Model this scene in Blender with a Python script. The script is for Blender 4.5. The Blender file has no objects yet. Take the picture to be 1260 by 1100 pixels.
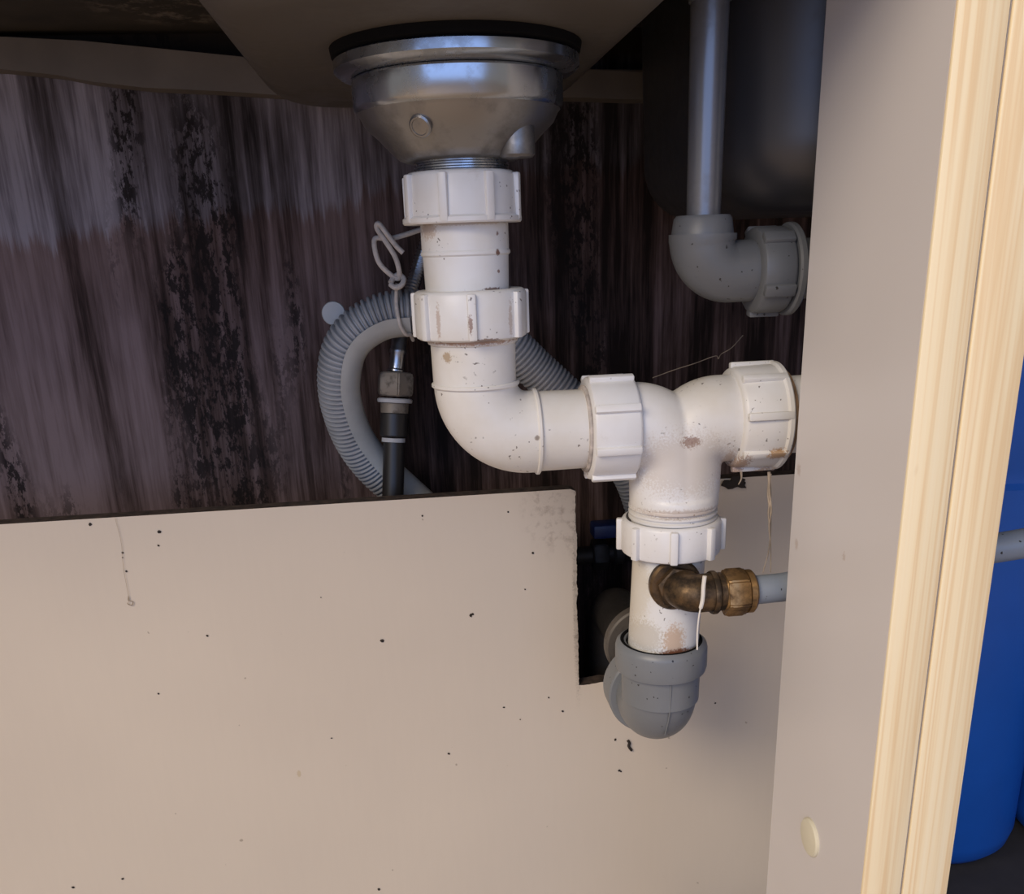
import bpy, bmesh, math, random
from mathutils import Vector, Matrix, Quaternion
random.seed(7)
sc = bpy.context.scene
C = sc.collection
PI = math.pi

# ------------------------------------------------------------------ camera, light, exposure
cam_data = bpy.data.cameras.new('camera')
cam_data.sensor_fit = 'HORIZONTAL'
cam_data.sensor_width = 36.0
cam_data.lens = 36.0 * 1150 / 1260
cam_data.shift_y = 151 / 1260
cam_data.clip_start = 0.01
cam = bpy.data.objects.new('camera', cam_data)
C.objects.link(cam)
cam.matrix_world = Matrix(((0.99260998, 0.06980464, -0.099261, 0.0),
                           (-0.11664126, 0.32322657, -0.93910564, 0.0),
                           (-0.03347014, 0.94374355, 0.32898002, 0.62),
                           (0, 0, 0, 1)))
sc.camera = cam

world = bpy.data.worlds.new('room_air')
sc.world = world
world.use_nodes = True
bg = world.node_tree.nodes['Background']
bg.inputs[0].default_value = (1.0, 0.93, 0.87, 1)
bg.inputs[1].default_value = 0.29


def area_light(name, loc, target, sx, sy, power, color):
    d = bpy.data.lights.new(name, 'AREA')
    d.shape = 'RECTANGLE'
    d.size, d.size_y, d.energy, d.color = sx, sy, power, color
    o = bpy.data.objects.new(name, d)
    C.objects.link(o)
    o.location = loc
    o.rotation_euler = (Vector(target) - Vector(loc)).to_track_quat('-Z', 'Y').to_euler()
    return o


area_light('ceiling_light', (-1.75, -1.5, 2.25), (0.0, 0.5, 0.45), 1.7, 1.3, 64, (1.0, 0.85, 0.67))
area_light('window_light', (-0.30, -2.1, 1.10), (0.05, 0.5, 0.6), 3.2, 1.5, 23, (0.27, 0.48, 1.0))

vs = sc.view_settings
vs.view_transform = 'Standard'
vs.look = 'None'
vs.gamma = 1
vs.use_curve_mapping = False
vs.exposure = 0.22

# ------------------------------------------------------------------ materials


class NT:
    def __init__(s, name):
        s.m = bpy.data.materials.new(name)
        s.m.use_nodes = True
        s.t = s.m.node_tree
        s.b = s.t.nodes['Principled BSDF']
        s.tc = s.t.nodes.new('ShaderNodeTexCoord')

    def n(s, typ, **kw):
        nd = s.t.nodes.new('ShaderNode' + typ)
        for k, v in kw.items():
            setattr(nd, k, v)
        return nd

    def link(s, a, b):
        s.t.links.new(a, b)

    def mapped(s, scale=(1, 1, 1), loc=(0, 0, 0), rot=(0, 0, 0)):
        mp = s.n('Mapping')
        s.link(s.tc.outputs['Object'], mp.inputs[0])
        mp.inputs['Scale'].default_value = scale
        mp.inputs['Location'].default_value = loc
        mp.inputs['Rotation'].default_value = rot
        return mp.outputs[0]

    def noise(s, scale, vec=None, detail=4, rough=0.55, dist=0.0):
        nd = s.n('TexNoise')
        nd.inputs['Scale'].default_value = scale
        nd.inputs['Detail'].default_value = detail
        nd.inputs['Roughness'].default_value = rough
        nd.inputs['Distortion'].default_value = dist
        s.link(vec if vec is not None else s.tc.outputs['Object'], nd.inputs['Vector'])
        return nd.outputs['Fac']

    def ramp(s, fac, stops):
        nd = s.n('ValToRGB')
        el = nd.color_ramp.elements
        while len(el) < len(stops):
            el.new(0.5)
        for e, (p, c) in zip(el, stops):
            e.position = p
            if not isinstance(c, (tuple, list)):
                c = (c, c, c)
            e.color = (*c, 1)
        s.link(fac, nd.inputs[0])
        return nd.outputs[0]

    def mix(s, fac, a, b, mode='MIX'):
        nd = s.n('Mix', data_type='RGBA', blend_type=mode)
        for sock, v in ((nd.inputs[0], fac), (nd.inputs[6], a), (nd.inputs[7], b)):
            if isinstance(v, (int, float)):
                sock.default_value = v
            elif isinstance(v, tuple):
                sock.default_value = (*v, 1)
            else:
                s.link(v, sock)
        return nd.outputs[2]

    def math(s, op, a, b=0.0, c=0.0):
        nd = s.n('Math', operation=op)
        for i, v in enumerate((a, b, c)):
            if isinstance(v, (int, float)):
                nd.inputs[i].default_value = v
            else:
                s.link(v, nd.inputs[i])
        return nd.outputs[0]

    def smooth(s, v, lo, hi):
        nd = s.n('MapRange', interpolation_type='SMOOTHSTEP')
        s.link(v, nd.inputs[0])
        nd.inputs[1].default_value, nd.inputs[2].default_value = lo, hi
        return nd.outputs[0]

    def xyz(s):
        nd = s.n('SeparateXYZ')
        s.link(s.tc.outputs['Object'], nd.inputs[0])
        return nd.outputs

    def spot(s, centre, radius, squash=(1, 1, 1), wob=0.0):
        """1 inside a blotch round centre, ragged by noise"""
        v = s.n('VectorMath', operation='SUBTRACT')
        s.link(s.tc.outputs['Object'], v.inputs[0])
        v.inputs[1].default_value = centre
        w = s.n('VectorMath', operation='MULTIPLY')
        s.link(v.outputs[0], w.inputs[0])
        w.inputs[1].default_value = squash
        l = s.n('VectorMath', operation='LENGTH')
        s.link(w.outputs[0], l.inputs[0])
        d = l.outputs['Value']
        if wob:
            d = s.math('ADD', d, s.math('MULTIPLY', s.math('SUBTRACT', s.noise(900, detail=4, rough=0.65), 0.5), wob * 1.5))
        nd = s.n('MapRange', interpolation_type='SMOOTHSTEP')
        s.link(d, nd.inputs[0])
        nd.inputs[1].default_value, nd.inputs[2].default_value = radius, radius * 0.55
        nd.inputs[3].default_value, nd.inputs[4].default_value = 0, 1
        return nd.outputs[0]

    def bump(s, h, strength=0.2, dist=0.001):
        nd = s.n('Bump')
        nd.inputs['Strength'].default_value = strength
        nd.inputs['Distance'].default_value = dist
        s.link(h, nd.inputs['Height'])
        s.link(nd.outputs[0], s.b.inputs['Normal'])

    def set(s, color=None, rough=None, metal=None, spec=None):
        for key, v in (('Base Color', color), ('Roughness', rough), ('Metallic', metal), ('Specular IOR Level', spec)):
            if v is None:
                continue
            if isinstance(v, (int, float)):
                s.b.inputs[key].default_value = v
            elif isinstance(v, tuple):
                s.b.inputs[key].default_value = (*v, 1)
            else:
                s.link(v, s.b.inputs[key])
        return s.m


def mat_plain(name, color, rough=0.5, metal=0.0, vary=0.12, scale=60):
    t = NT(name)
    n = t.noise(scale)
    col = t.mix(t.ramp(n, [(0.3, 0.0), (0.7, 1.0)]), tuple(c * (1 - vary) for c in color), tuple(min(1, c * (1 + vary)) for c in color))
    return t.set(col, rough, metal)


def mat_white_plastic():
    t = NT('white_plastic')
    base = t.mix(t.ramp(t.noise(25), [(0.35, 0.0), (0.7, 1.0)]), (0.74, 0.735, 0.73), (0.67, 0.64, 0.60))
    grime = t.ramp(t.noise(70, detail=6, rough=0.7), [(0.60, 0.0), (0.78, 1.0)])
    col = t.mix(t.math('MULTIPLY', grime, 0.30), base, (0.36, 0.27, 0.19))
    speck = t.math('MULTIPLY', t.ramp(t.noise(430, detail=1), [(0.70, 0.0), (0.73, 1.0)]), t.ramp(t.noise(60, detail=2), [(0.55, 0.0), (0.62, 1.0)]))
    col = t.mix(t.math('MULTIPLY', speck, 0.85), col, (0.07, 0.045, 0.03))
    return t.set(col, 0.38)


def mat_stained_plastic(name, blotches, base_tint=(0.73, 0.715, 0.69)):
    """white plastic with rust or dirt blotches of a given place and size"""
    t = NT(name)
    col = t.mix(t.ramp(t.noise(25), [(0.35, 0.0), (0.7, 1.0)]), base_tint, (0.65, 0.61, 0.54))
    speck = t.math('MULTIPLY', t.ramp(t.noise(430, detail=1), [(0.68, 0.0), (0.72, 1.0)]), t.ramp(t.noise(60, detail=2), [(0.53, 0.0), (0.60, 1.0)]))
    col = t.mix(t.math('MULTIPLY', speck, 0.8), col, (0.07, 0.045, 0.03))
    for centre, r, squash, wob, colr, amt in blotches:
        col = t.mix(t.math('MULTIPLY', t.spot(centre, r, squash, wob), amt), col, colr)
    return t.set(col, 0.4)


def mat_wall():
    t = NT('streaked_wall')
    X, Y, Z = t.xyz()
    broad = t.noise(30, t.mapped((1, 1, 0.050)), detail=5, rough=0.65)
    fine = t.noise(170, t.mapped((1, 1, 0.045), loc=(3.1, 0, 0)), detail=5, rough=0.7)
    patch = t.noise(14, t.mapped((1, 1, 0.40), loc=(7, 0, 2)), detail=4, rough=0.6)
    s = t.math('ADD', t.math('MULTIPLY', broad, 0.55), t.math('MULTIPLY', fine, 0.42))
    s = t.math('ADD', s, t.math('MULTIPLY', patch, 0.30))
    # damp runs in a darker band; tone also darker rightwards, lighter far left
    band = t.math('SUBTRACT', t.smooth(X, -0.195, -0.165), t.smooth(X, -0.115, -0.085))
    s = t.math('SUBTRACT', s, t.math('MULTIPLY', band, 0.05))
    s = t.math('SUBTRACT', s, t.math('MULTIPLY', t.smooth(X, -0.10, 0.06), 0.075))
    s = t.math('ADD', s, t.math('MULTIPLY', t.smooth(X, -0.15, -0.24), 0.045))
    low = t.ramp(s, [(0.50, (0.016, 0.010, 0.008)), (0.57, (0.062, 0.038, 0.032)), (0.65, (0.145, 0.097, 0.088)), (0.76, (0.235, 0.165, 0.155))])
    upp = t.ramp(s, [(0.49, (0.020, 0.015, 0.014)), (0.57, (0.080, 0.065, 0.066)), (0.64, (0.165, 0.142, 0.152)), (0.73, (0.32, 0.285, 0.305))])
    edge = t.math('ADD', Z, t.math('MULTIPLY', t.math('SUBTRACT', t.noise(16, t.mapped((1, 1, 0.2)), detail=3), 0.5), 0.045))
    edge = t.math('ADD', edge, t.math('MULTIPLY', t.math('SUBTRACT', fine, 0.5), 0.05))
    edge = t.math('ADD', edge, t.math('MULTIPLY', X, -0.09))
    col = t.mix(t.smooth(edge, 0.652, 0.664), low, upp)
    col = t.mix(t.smooth(t.math('ADD', Z, t.math('MULTIPLY', t.noise(9, detail=3), 0.02)), 0.748, 0.756), col, (0.030, 0.022, 0.016))  # shade of the gap under the worktop painted into the wall colour
    # flaking black mould in patches
    fl = t.math('MULTIPLY', t.ramp(t.noise(170, t.mapped((1, 1, 0.45)), detail=5, rough=0.75), [(0.48, 0.0), (0.53, 1.0)]),
                t.ramp(t.math('ADD', t.noise(19, t.mapped((1, 1, 0.22), loc=(1.3, 0, 0.4)), detail=2), t.math('MULTIPLY', band, 0.06)), [(0.54, 0.0), (0.64, 1.0)]))
    col = t.mix(t.math('MULTIPLY', fl, 0.9), col, (0.012, 0.009, 0.008))
    t.bump(s, 0.3, 0.002)
    return t.set(col, 0.8, spec=0.15)


def mat_pine():
    t = NT('pine_edging')
    v = t.mapped((1, 1, 0.012), rot=(0, 0.006, 0))
    g = t.noise(260, v, detail=2, rough=0.5)
    g2 = t.noise(900, v, detail=2)
    col = t.ramp(g, [(0.30, (0.97, 0.84, 0.58)), (0.48, (0.95, 0.79, 0.51)), (0.58, (0.85, 0.63, 0.36)), (0.70, (0.96, 0.81, 0.54))])
    col = t.mix(t.math('MULTIPLY', g2, 0.18), col, (0.76, 0.55, 0.29))
    kn = t.ramp(t.noise(55, t.mapped((1, 1, 0.4)), detail=1), [(0.74, 0.0), (0.78, 1.0)])
    col = t.mix(t.math('MULTIPLY', kn, 0.6), col, (0.45, 0.24, 0.09))
    t.bump(g, 0.15, 0.001)
    return t.set(col, 0.55)


def mat_metal(name, color, rough, dirt=0.3, dirtcol=(0.05, 0.04, 0.035), metal=1.0, scale=45, lo=0.48):
    t = NT(name)
    d = t.ramp(t.noise(scale, detail=6, rough=0.65), [(lo, 0.0), (lo + 0.22, 1.0)])
    f = t.math('MULTIPLY', d, dirt)
    return t.set(t.mix(f, color, dirtcol), t.math('ADD', t.math('MULTIPLY', d, 0.25), rough), metal)


def mat_grey_plastic(name, c, rough=0.42):
    t = NT(name)
    col = t.mix(t.ramp(t.noise(30), [(0.3, 0.0), (0.7, 1.0)]), c, tuple(k * 1.15 for k in c))
    g = t.ramp(t.noise(90, detail=5, rough=0.7), [(0.62, 0.0), (0.78, 1.0)])
    col = t.mix(t.math('MULTIPLY', g, 0.4), col, (0.12, 0.10, 0.08))
    sp = t.ramp(t.noise(380, detail=1), [(0.74, 0.0), (0.76, 1.0)])
    col = t.mix(sp, col, (0.02, 0.018, 0.016))
    return t.set(col, rough)


M = {}
M['white'] = mat_white_plastic()
RUST = (0.16, 0.055, 0.025)
OCHRE = (0.42, 0.25, 0.12)
M['downpipe'] = mat_stained_plastic('stained_downpipe', [
    ((0.137, 0.46, 0.409), 0.0075, (1, .3, .55), 0.009, (0.50, 0.33, 0.20), 0.75),
    ((0.139, 0.46, 0.4015), 0.013, (.9, .3, 2.6), 0.010, RUST, 0.95),
    ((0.122, 0.465, 0.412), 0.011, (1, .3, 1), 0.012, (0.42, 0.36, 0.26), 0.5),
    ((0.116, 0.47, 0.44), 0.014, (1.3, .3, .45), 0.008, (0.56, 0.48, 0.34), 0.5)], (0.71, 0.70, 0.67))
M['tee'] = mat_stained_plastic('stained_tee', [
    ((0.1425, 0.458, 0.5215), 0.0042, (.7, .3, 1.2), 0.006, RUST, 0.95),
    ((0.166, 0.462, 0.508), 0.0065, (1.6, .3, .8), 0.008, (0.45, 0.30, 0.19), 0.6),
    ((0.140, 0.458, 0.510), 0.024, (.7, .3, 1.2), 0.030, (0.50, 0.42, 0.34), 0.45),
    ((0.139, 0.462, 0.4835), 0.020, (.75, .3, 6), 0.02, (0.35, 0.24, 0.16), 0.5)], (0.73, 0.72, 0.705))
M['nut_rusty'] = mat_stained_plastic('stained_nut', [
    ((0.188, 0.456, 0.513), 0.0048, (.8, .3, 1.3), 0.008, OCHRE, 0.9),
    ((0.172, 0.462, 0.503), 0.009, (1.6, .3, .8), 0.014, (0.34, 0.20, 0.12), 0.8),
    ((0.188, 0.462, 0.5005), 0.006, (.7, .3, 1.6), 0.008, OCHRE, 0.7)])
M['elbow'] = mat_stained_plastic('stained_elbow', [
    ((0.0345, 0.458, 0.577), 0.028, (.85, .2, 9), 0.03, (0.36, 0.19, 0.10), 0.85),
    ((0.021, 0.464, 0.569), 0.0026, (1, .3, .8), 0.003, (0.36, 0.25, 0.14), 0.8),
    ((0.060, 0.464, 0.553), 0.0035, (1, .3, 1), 0.004, RUST, 0.8),
    ((0.0635, 0.459, 0.528), 0.0016, (1, .3, 1), 0.001, (0.20, 0.15, 0.10), 0.8)], (0.74, 0.725, 0.70))
M['coupling'] = mat_stained_plastic('stained_coupling', [
    ((0.0155, 0.468, 0.6275), 0.0042, (.9, .3, .8), 0.006, (0.40, 0.27, 0.17), 0.6),
    ((0.0335, 0.460, 0.6300), 0.020, (.9, .2, 14), 0.02, (0.40, 0.27, 0.17), 0.5),
    ((0.0475, 0.465, 0.6165), 0.0014, (1, .3, .8), 0.001, RUST, 0.9),
    ((0.0478, 0.465, 0.6250), 0.0008, (1, .3, .8), 0.001, RUST, 0.8),
    ((0.0478, 0.465, 0.6080), 0.0009, (1, .3, .8), 0.001, RUST, 0.8),
    ((0.0440, 0.462, 0.6000), 0.0050, (.9, .3, 5), 0.007, (0.14, 0.07, 0.04), 0.85)], (0.74, 0.735, 0.725))
M['nut_mid'] = mat_stained_plastic('stained_middle_nut', [
    ((0.0322, 0.450, 0.5850), 0.0042, (3.6, .3, .8), 0.007, (0.20, 0.09, 0.05), 0.75),
    ((0.0175, 0.456, 0.5860), 0.0065, (6, .3, .7), 0.010, (0.36, 0.22, 0.14), 0.55),
    ((0.0520, 0.456, 0.5860), 0.0070, (6, .3, .7), 0.010, (0.36, 0.22, 0.14), 0.45),
    ((0.0400, 0.452, 0.5770), 0.0080, (.9, .3, 7), 0.008, (0.16, 0.08, 0.05), 0.8)], (0.73, 0.725, 0.72))
M['rust'] = mat_plain('rusty_washer', (0.30, 0.19, 0.11), 0.8, vary=0.5, scale=120)
M['thread'] = mat_plain('dirty_thread', (0.42, 0.37, 0.33), 0.6, vary=0.5, scale=140)

def panel_material():
    t = NT('beige_laminate')
    c1, c2 = (0.59, 0.505, 0.405), (0.63, 0.54, 0.43)
    col = t.mix(t.ramp(t.noise(6, detail=2), [(0.3, 0.0), (0.7, 1.0)]), c1, c2)
    fine = t.ramp(t.noise(240, t.mapped((1, 1, 0.12)), detail=2), [(0.3, 0.0), (0.7, 1.0)])
    col = t.mix(t.math('MULTIPLY', fine, 0.05), col, (0.45, 0.38, 0.31))
    dirt = t.ramp(t.noise(150, detail=5, rough=0.7), [(0.50, 0.0), (0.66, 1.0)])
    d1 = t.math('MULTIPLY', t.spot((0.100, 0.60, 0.453), 0.034, (1, .2, .8)), dirt)
    col = t.mix(t.math('MULTIPLY', d1, 0.40), col, (0.20, 0.13, 0.09))
    d2 = t.math('MULTIPLY', t.spot((0.1085, 0.60, 0.385), 0.0038, (1, .2, .045), 0.003), t.math('ADD', t.math('MULTIPLY', dirt, 0.5), 0.3))
    col = t.mix(t.math('MULTIPLY', d2, 0.9), col, (0.07, 0.045, 0.03))
    d3 = t.spot((-0.0953, 0.60, 0.2665), 0.0018, (1, .2, .5), 0.001)
    col = t.mix(t.math('MULTIPLY', d3, 0.5), col, (0.45, 0.33, 0.16))
    speck = t.ramp(t.noise(150, detail=1), [(0.77, 0.0), (0.79, 1.0)])
    col = t.mix(t.math('MULTIPLY', speck, 0.5), col, (0.16, 0.11, 0.07))
    return t.set(col, 0.42)


M['panel'] = panel_material()


def side_material():
    t = NT('pale_side_laminate')
    col = t.mix(t.ramp(t.noise(7, detail=2), [(0.3, 0.0), (0.7, 1.0)]), (0.625, 0.588, 0.575), (0.665, 0.628, 0.615))
    for centre, r in (((0.1866, 0.4255, 0.512), 0.0024), ((0.1866, 0.422, 0.475), 0.0022), ((0.1866, 0.372, 0.485), 0.0015)):
        col = t.mix(t.math('MULTIPLY', t.spot(centre, r, (.2, 1, .7), 0.004), 0.35), col, (0.34, 0.22, 0.14))
    return t.set(col, 0.36)


M['side'] = side_material()
M['chipboard'] = mat_plain('raw_chipboard', (0.055, 0.036, 0.026), 0.9, vary=0.6, scale=200)
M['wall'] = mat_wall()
M['pine'] = mat_pine()
M['steel_dull'] = mat_metal('dull_strainer_steel', (0.30, 0.29, 0.28), 0.33, 0.5, (0.08, 0.07, 0.06), metal=0.85)
M['steel_band'] = mat_metal('strainer_band_steel', (0.40, 0.42, 0.45), 0.20, 0.30, (0.12, 0.11, 0.10), metal=0.95)
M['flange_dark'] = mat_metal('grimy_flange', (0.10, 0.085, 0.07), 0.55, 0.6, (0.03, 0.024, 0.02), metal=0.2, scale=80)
M['valve'] = mat_metal('grimy_shaded_valve_metal', (0.03, 0.026, 0.023), 0.55, 0.6, (0.02, 0.016, 0.013), metal=0.4, scale=90)  # base colour darkened to stand for the shade inside the notch
M['rubber'] = mat_plain('black_rubber', (0.006, 0.0055, 0.0055), 0.95)
M['rubber'].node_tree.nodes['Principled BSDF'].inputs['Specular IOR Level'].default_value = 0.12
M['cap'] = mat_plain('cream_cap', (0.68, 0.63, 0.48), 0.35, vary=0.05)
M['bowl'] = mat_metal('brown_sink_coating', (0.088, 0.076, 0.064), 0.55, 0.4, (0.06, 0.05, 0.04), metal=0.0, scale=14)
M['bowl_dark'] = mat_metal('dark_sink_steel', (0.085, 0.082, 0.085), 0.42, 0.45, (0.06, 0.05, 0.045), metal=0.55, scale=12)
t = NT('dark_worktop_underside')
col = t.mix(t.ramp(t.noise(20), [(0.3, 0.0), (0.7, 1.0)]), (0.022, 0.018, 0.014), (0.055, 0.045, 0.033))
lime = t.math('MULTIPLY', t.ramp(t.noise(75, detail=6, rough=0.7), [(0.50, 0.0), (0.62, 1.0)]), t.spot((-0.105, 0.64, 0.757), 0.075, (1, 1.2, 1)))
M['worktop'] = t.set(t.mix(t.math('MULTIPLY', lime, 0.8), col, (0.20, 0.17, 0.14)), 0.85)
M['batten'] = mat_plain('brown_batten', (0.145, 0.122, 0.10), 0.8, vary=0.15, scale=25)
M['grey_fit'] = mat_grey_plastic('grey_fitting_plastic', (0.115, 0.119, 0.124))
M['grey_elbow'] = mat_grey_plastic('grey_soil_plastic', (0.165, 0.173, 0.18), 0.40)
M['grey_pipe'] = mat_grey_plastic('blue_grey_pipe', (0.22, 0.25, 0.29), 0.40)
M['standpipe'] = mat_metal('grey_standpipe', (0.20, 0.20, 0.21), 0.28, 0.35, (0.06, 0.055, 0.05), metal=0.5)
M['hose'] = mat_plain('corrugated_hose', (0.33, 0.335, 0.34), 0.45, vary=0.15)
M['guide'] = mat_plain('hose_guide_plastic', (0.44, 0.445, 0.425), 0.40, vary=0.08)
M['cord'] = mat_plain('off_white_cord', (0.58, 0.53, 0.48), 0.7, vary=0.2, scale=200)
M['brass_dark'] = mat_metal('tarnished_brass', (0.17, 0.108, 0.056), 0.40, 0.9, (0.022, 0.017, 0.013), metal=0.75, scale=95, lo=0.36)
M['brass'] = mat_metal('worn_brass', (0.34, 0.205, 0.085), 0.38, 0.85, (0.045, 0.026, 0.016), metal=0.75, scale=110, lo=0.42)
M['brass_dull'] = mat_metal('dull_grey_brass', (0.26, 0.225, 0.185), 0.6, 0.85, (0.03, 0.025, 0.02), metal=0.5, scale=110)
M['black'] = mat_plain('black_pipe', (0.018, 0.016, 0.015), 0.4)
M['tape'] = mat_plain('white_tape', (0.45, 0.45, 0.46), 0.6)
M['braid'] = mat_metal('steel_braid', (0.42, 0.43, 0.45), 0.28, 0.3)
M['blue'] = mat_plain('blue_plastic', (0.010, 0.105, 0.46), 0.38, vary=0.06, scale=20)
M['blue_dark'] = mat_plain('blue_lever', (0.008, 0.022, 0.10), 0.4)  # blue lowered too: notch shade put into the colour
M['rim'] = mat_plain('pale_rim', (0.35, 0.37, 0.42), 0.4)
M['fibre'] = mat_plain('dry_fibre', (0.34, 0.27, 0.20), 0.9, vary=0.4, scale=150)
M['thread_white'] = mat_plain('white_thread', (0.75, 0.70, 0.62), 0.7)
M['speck'] = mat_plain('dark_dirt', (0.025, 0.018, 0.014), 0.9)
M['base'] = mat_plain('cabinet_base_board', (0.50, 0.43, 0.35), 0.5)
M['base_shaded'] = mat_plain('shaded_cabinet_base', (0.05, 0.045, 0.04), 0.7)  # shadow on the floor under the drums put into the board's colour
M['tile'] = mat_plain('warm_floor', (0.50, 0.37, 0.25), 0.5)

# ------------------------------------------------------------------ mesh helpers


def finish(name, bm, mat, parent=None, smooth=35, mats=None):
    me = bpy.data.meshes.new(name)
    bmesh.ops.recalc_face_normals(bm, faces=bm.faces)
    bm.to_mesh(me)
    bm.free()
    for m in (mats or [mat]):
        me.materials.append(M[m] if isinstance(m, str) else m)
    if smooth:
        me.polygons.foreach_set('use_smooth', [True] * len(me.polygons))
        me.set_sharp_from_angle(angle=math.radians(smooth))
    o = bpy.data.objects.new(name, me)
    C.objects.link(o)
    if parent:
        o.parent = parent
    return o


def frame(axis):
    a = Vector(axis).normalized()
    ref = Vector((0, 1, 0)) if abs(a.y) < 0.9 else Vector((0, 0, 1))
    u = (ref - a * ref.dot(a)).normalized()
    return a, u, a.cross(u)


def lathe(bm, prof, org, axis, n=48, closed=False):
    """prof: list of (radius, height along axis); closed joins last to first (a ring)"""
    a, u, v = frame(axis)
    org = Vector(org)
    rings = []
    for r, h in prof:
        if r < 1e-6:
            rings.append([bm.verts.new(org + a * h)])
        else:
            rings.append([bm.verts.new(org + a * h + (u * math.cos(2 * PI * k / n) + v * math.sin(2 * PI * k / n)) * r) for k in range(n)])
    pairs = list(zip(rings, rings[1:]))
    if closed:
        pairs.append((rings[-1], rings[0]))
    for A, B in pairs:
        for k in range(n):
            k2 = (k + 1) % n
            if len(A) == 1 and len(B) == 1:
                continue
            if len(A) == 1:
                bm.faces.new((A[0], B[k], B[k2]))
            elif len(B) == 1:
                bm.faces.new((A[k], A[k2], B[0]))
            else:
                bm.faces.new((A[k], A[k2], B[k2], B[k]))
    return bm


def box(bm, lo, hi, bevel=0.0, mtx=None):
    r = bmesh.ops.create_cube(bm, size=1)
    vs_ = r['verts']
    for v in vs_:
        v.co = Vector((lo[i] + (v.co[i] + 0.5) * (hi[i] - lo[i]) for i in range(3)))
    if bevel:
        es = list({e for v in vs_ for e in v.link_edges})
        g = bmesh.ops.bevel(bm, geom=es, offset=bevel, segments=2, affect='EDGES', profile=0.5)
        vs_ = list({v for f in g['faces'] for v in f.verts} | {v for v in vs_ if v.is_valid})
    if mtx:
        for v in vs_:
            v.co = mtx @ v.co
    return bm


def spline(pts, per=8):
    """Catmull-Rom through points (any dimension)"""
    P = [Vector(p) for p in pts]
    P = [2 * P[0] - P[1]] + P + [2 * P[-1] - P[-2]]
    out = []
    for i in range(1, len(P) - 2):
        p0, p1, p2, p3 = P[i - 1:i + 3]
        for k in range(per):
            s = k / per
            out.append(0.5 * ((2 * p1) + (p2 - p0) * s + (2 * p0 - 5 * p1 + 4 * p2 - p3) * s * s + (3 * p1 - p0 - 3 * p2 + p3) * s ** 3))
    out.append(P[-2])
    return out


def resample(path, step):
    out = [path[0].copy()]
    need = step
    for a, b in zip(path, path[1:]):
        L = (b - a).length
        pos = 0
        while L - pos >= need:
            pos += need
            out.append(a.lerp(b, pos / L))
            need = step
        need -= (L - pos)
    return out


def tube(bm, path, rad, n=20, cap=True):
    """rad: number or list; parallel transported frames"""
    P = [Vector(p) for p in path]
    T = [(P[min(i + 1, len(P) - 1)] - P[max(i - 1, 0)]).normalized() for i in range(len(P))]
    _, u, _ = frame(T[0])
    rings = []
    for i, (p, t) in enumerate(zip(P, T)):
        if i:
            u = (T[i - 1].rotation_difference(t) @ u)
        u = (u - t * u.dot(t)).normalized()
        w = t.cross(u)
        r = rad[i] if isinstance(rad, (list, tuple)) else rad
        rings.append([bm.verts.new(p + (u * math.cos(2 * PI * k / n) + w * math.sin(2 * PI * k / n)) * r) for k in range(n)])
    for A, B in zip(rings, rings[1:]):
        for k in range(n):
            bm.faces.new((A[k], A[(k + 1) % n], B[(k + 1) % n], B[k]))
    if cap:
        bm.faces.new(rings[0][::-1])
        bm.faces.new(rings[-1])
    return bm


def bend(c0, corner, c1, R, n=16):
    """polyline from c0 via a rounded corner to c1"""
    c0, corner, c1 = Vector(c0), Vector(corner), Vector(c1)
    d0, d1 = (c0 - corner).normalized(), (c1 - corner).normalized()
    ctr = corner + (d0 + d1) * R
    pts = [c0]
    for k in range(n + 1):
        a = k / n * PI / 2
        pts.append(ctr - d1 * R * math.cos(a) - d0 * R * math.sin(a))
    pts.append(c1)
    return pts


def empty(name, loc, label=None, cat=None, group=None):
    o = bpy.data.objects.new(name, None)
    C.objects.link(o)
    o.empty_display_size = 0.02
    o.location = loc
    tag(o, label, cat, group)
    return o


def part(name, bm, mat, parent, smooth=35, mats=None, label=None):
    """a mesh in world coordinates made a child of its thing"""
    o = finish(name, bm, mat, None, smooth, mats)
    off = Vector()
    p = parent
    while p:
        off += p.location
        p = p.parent
    o.parent = parent
    o.matrix_parent_inverse = Matrix.Translation(-off)
    if label:
        o['label'] = label
    return o


def tag(o, label=None, cat=None, group=None, kind=None):
    if label:
        o['label'] = label
    if cat:
        o['category'] = cat
    if group:
        o['group'] = group
    if kind:
        o['kind'] = kind
    return o


def nut_mesh(org, axis, R, h, inner, ribs=8, phase=0.0, lip=True, rib_w=0.0042, rib_h=0.0022):
    """plastic compression nut with moulded grip ribs, h along axis from org"""
    bm = bmesh.new()
    c = 0.0011
    if lip:
        prof = [(inner, 0), (R + 0.0012, 0), (R + 0.0018, 0.0007), (R + 0.0018, 0.0026), (R + 0.0004, 0.0036), (R - 0.0002, h - 0.0022), (R - 0.0010, h - 0.0008), (R - 0.0022, h), (inner, h)]
    else:
        prof = [(inner, 0), (R - 0.0018, 0), (R - c * 0.4, c * 0.8), (R, c * 2), (R, h - 0.0020), (R - 0.0008, h - 0.0007), (R - 0.002, h), (inner, h)]
    lathe(bm, prof, org, axis, 56, closed=True)
    a, u, v = frame(axis)
    org = Vector(org)
    for k in range(ribs):
        th = 2 * PI * k / ribs + phase
        d = u * math.cos(th) + v * math.sin(th)
        s = a.cross(d)
        mt = Matrix((( s.x, d.x, a.x, org.x), (s.y, d.y, a.y, org.y), (s.z, d.z, a.z, org.z), (0, 0, 0, 1)))
        box(bm, (-rib_w / 2, R - 0.002, 0.0006), (rib_w / 2, R + rib_h, h - 0.0010), 0.0009, mt)
    return bm


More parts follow.
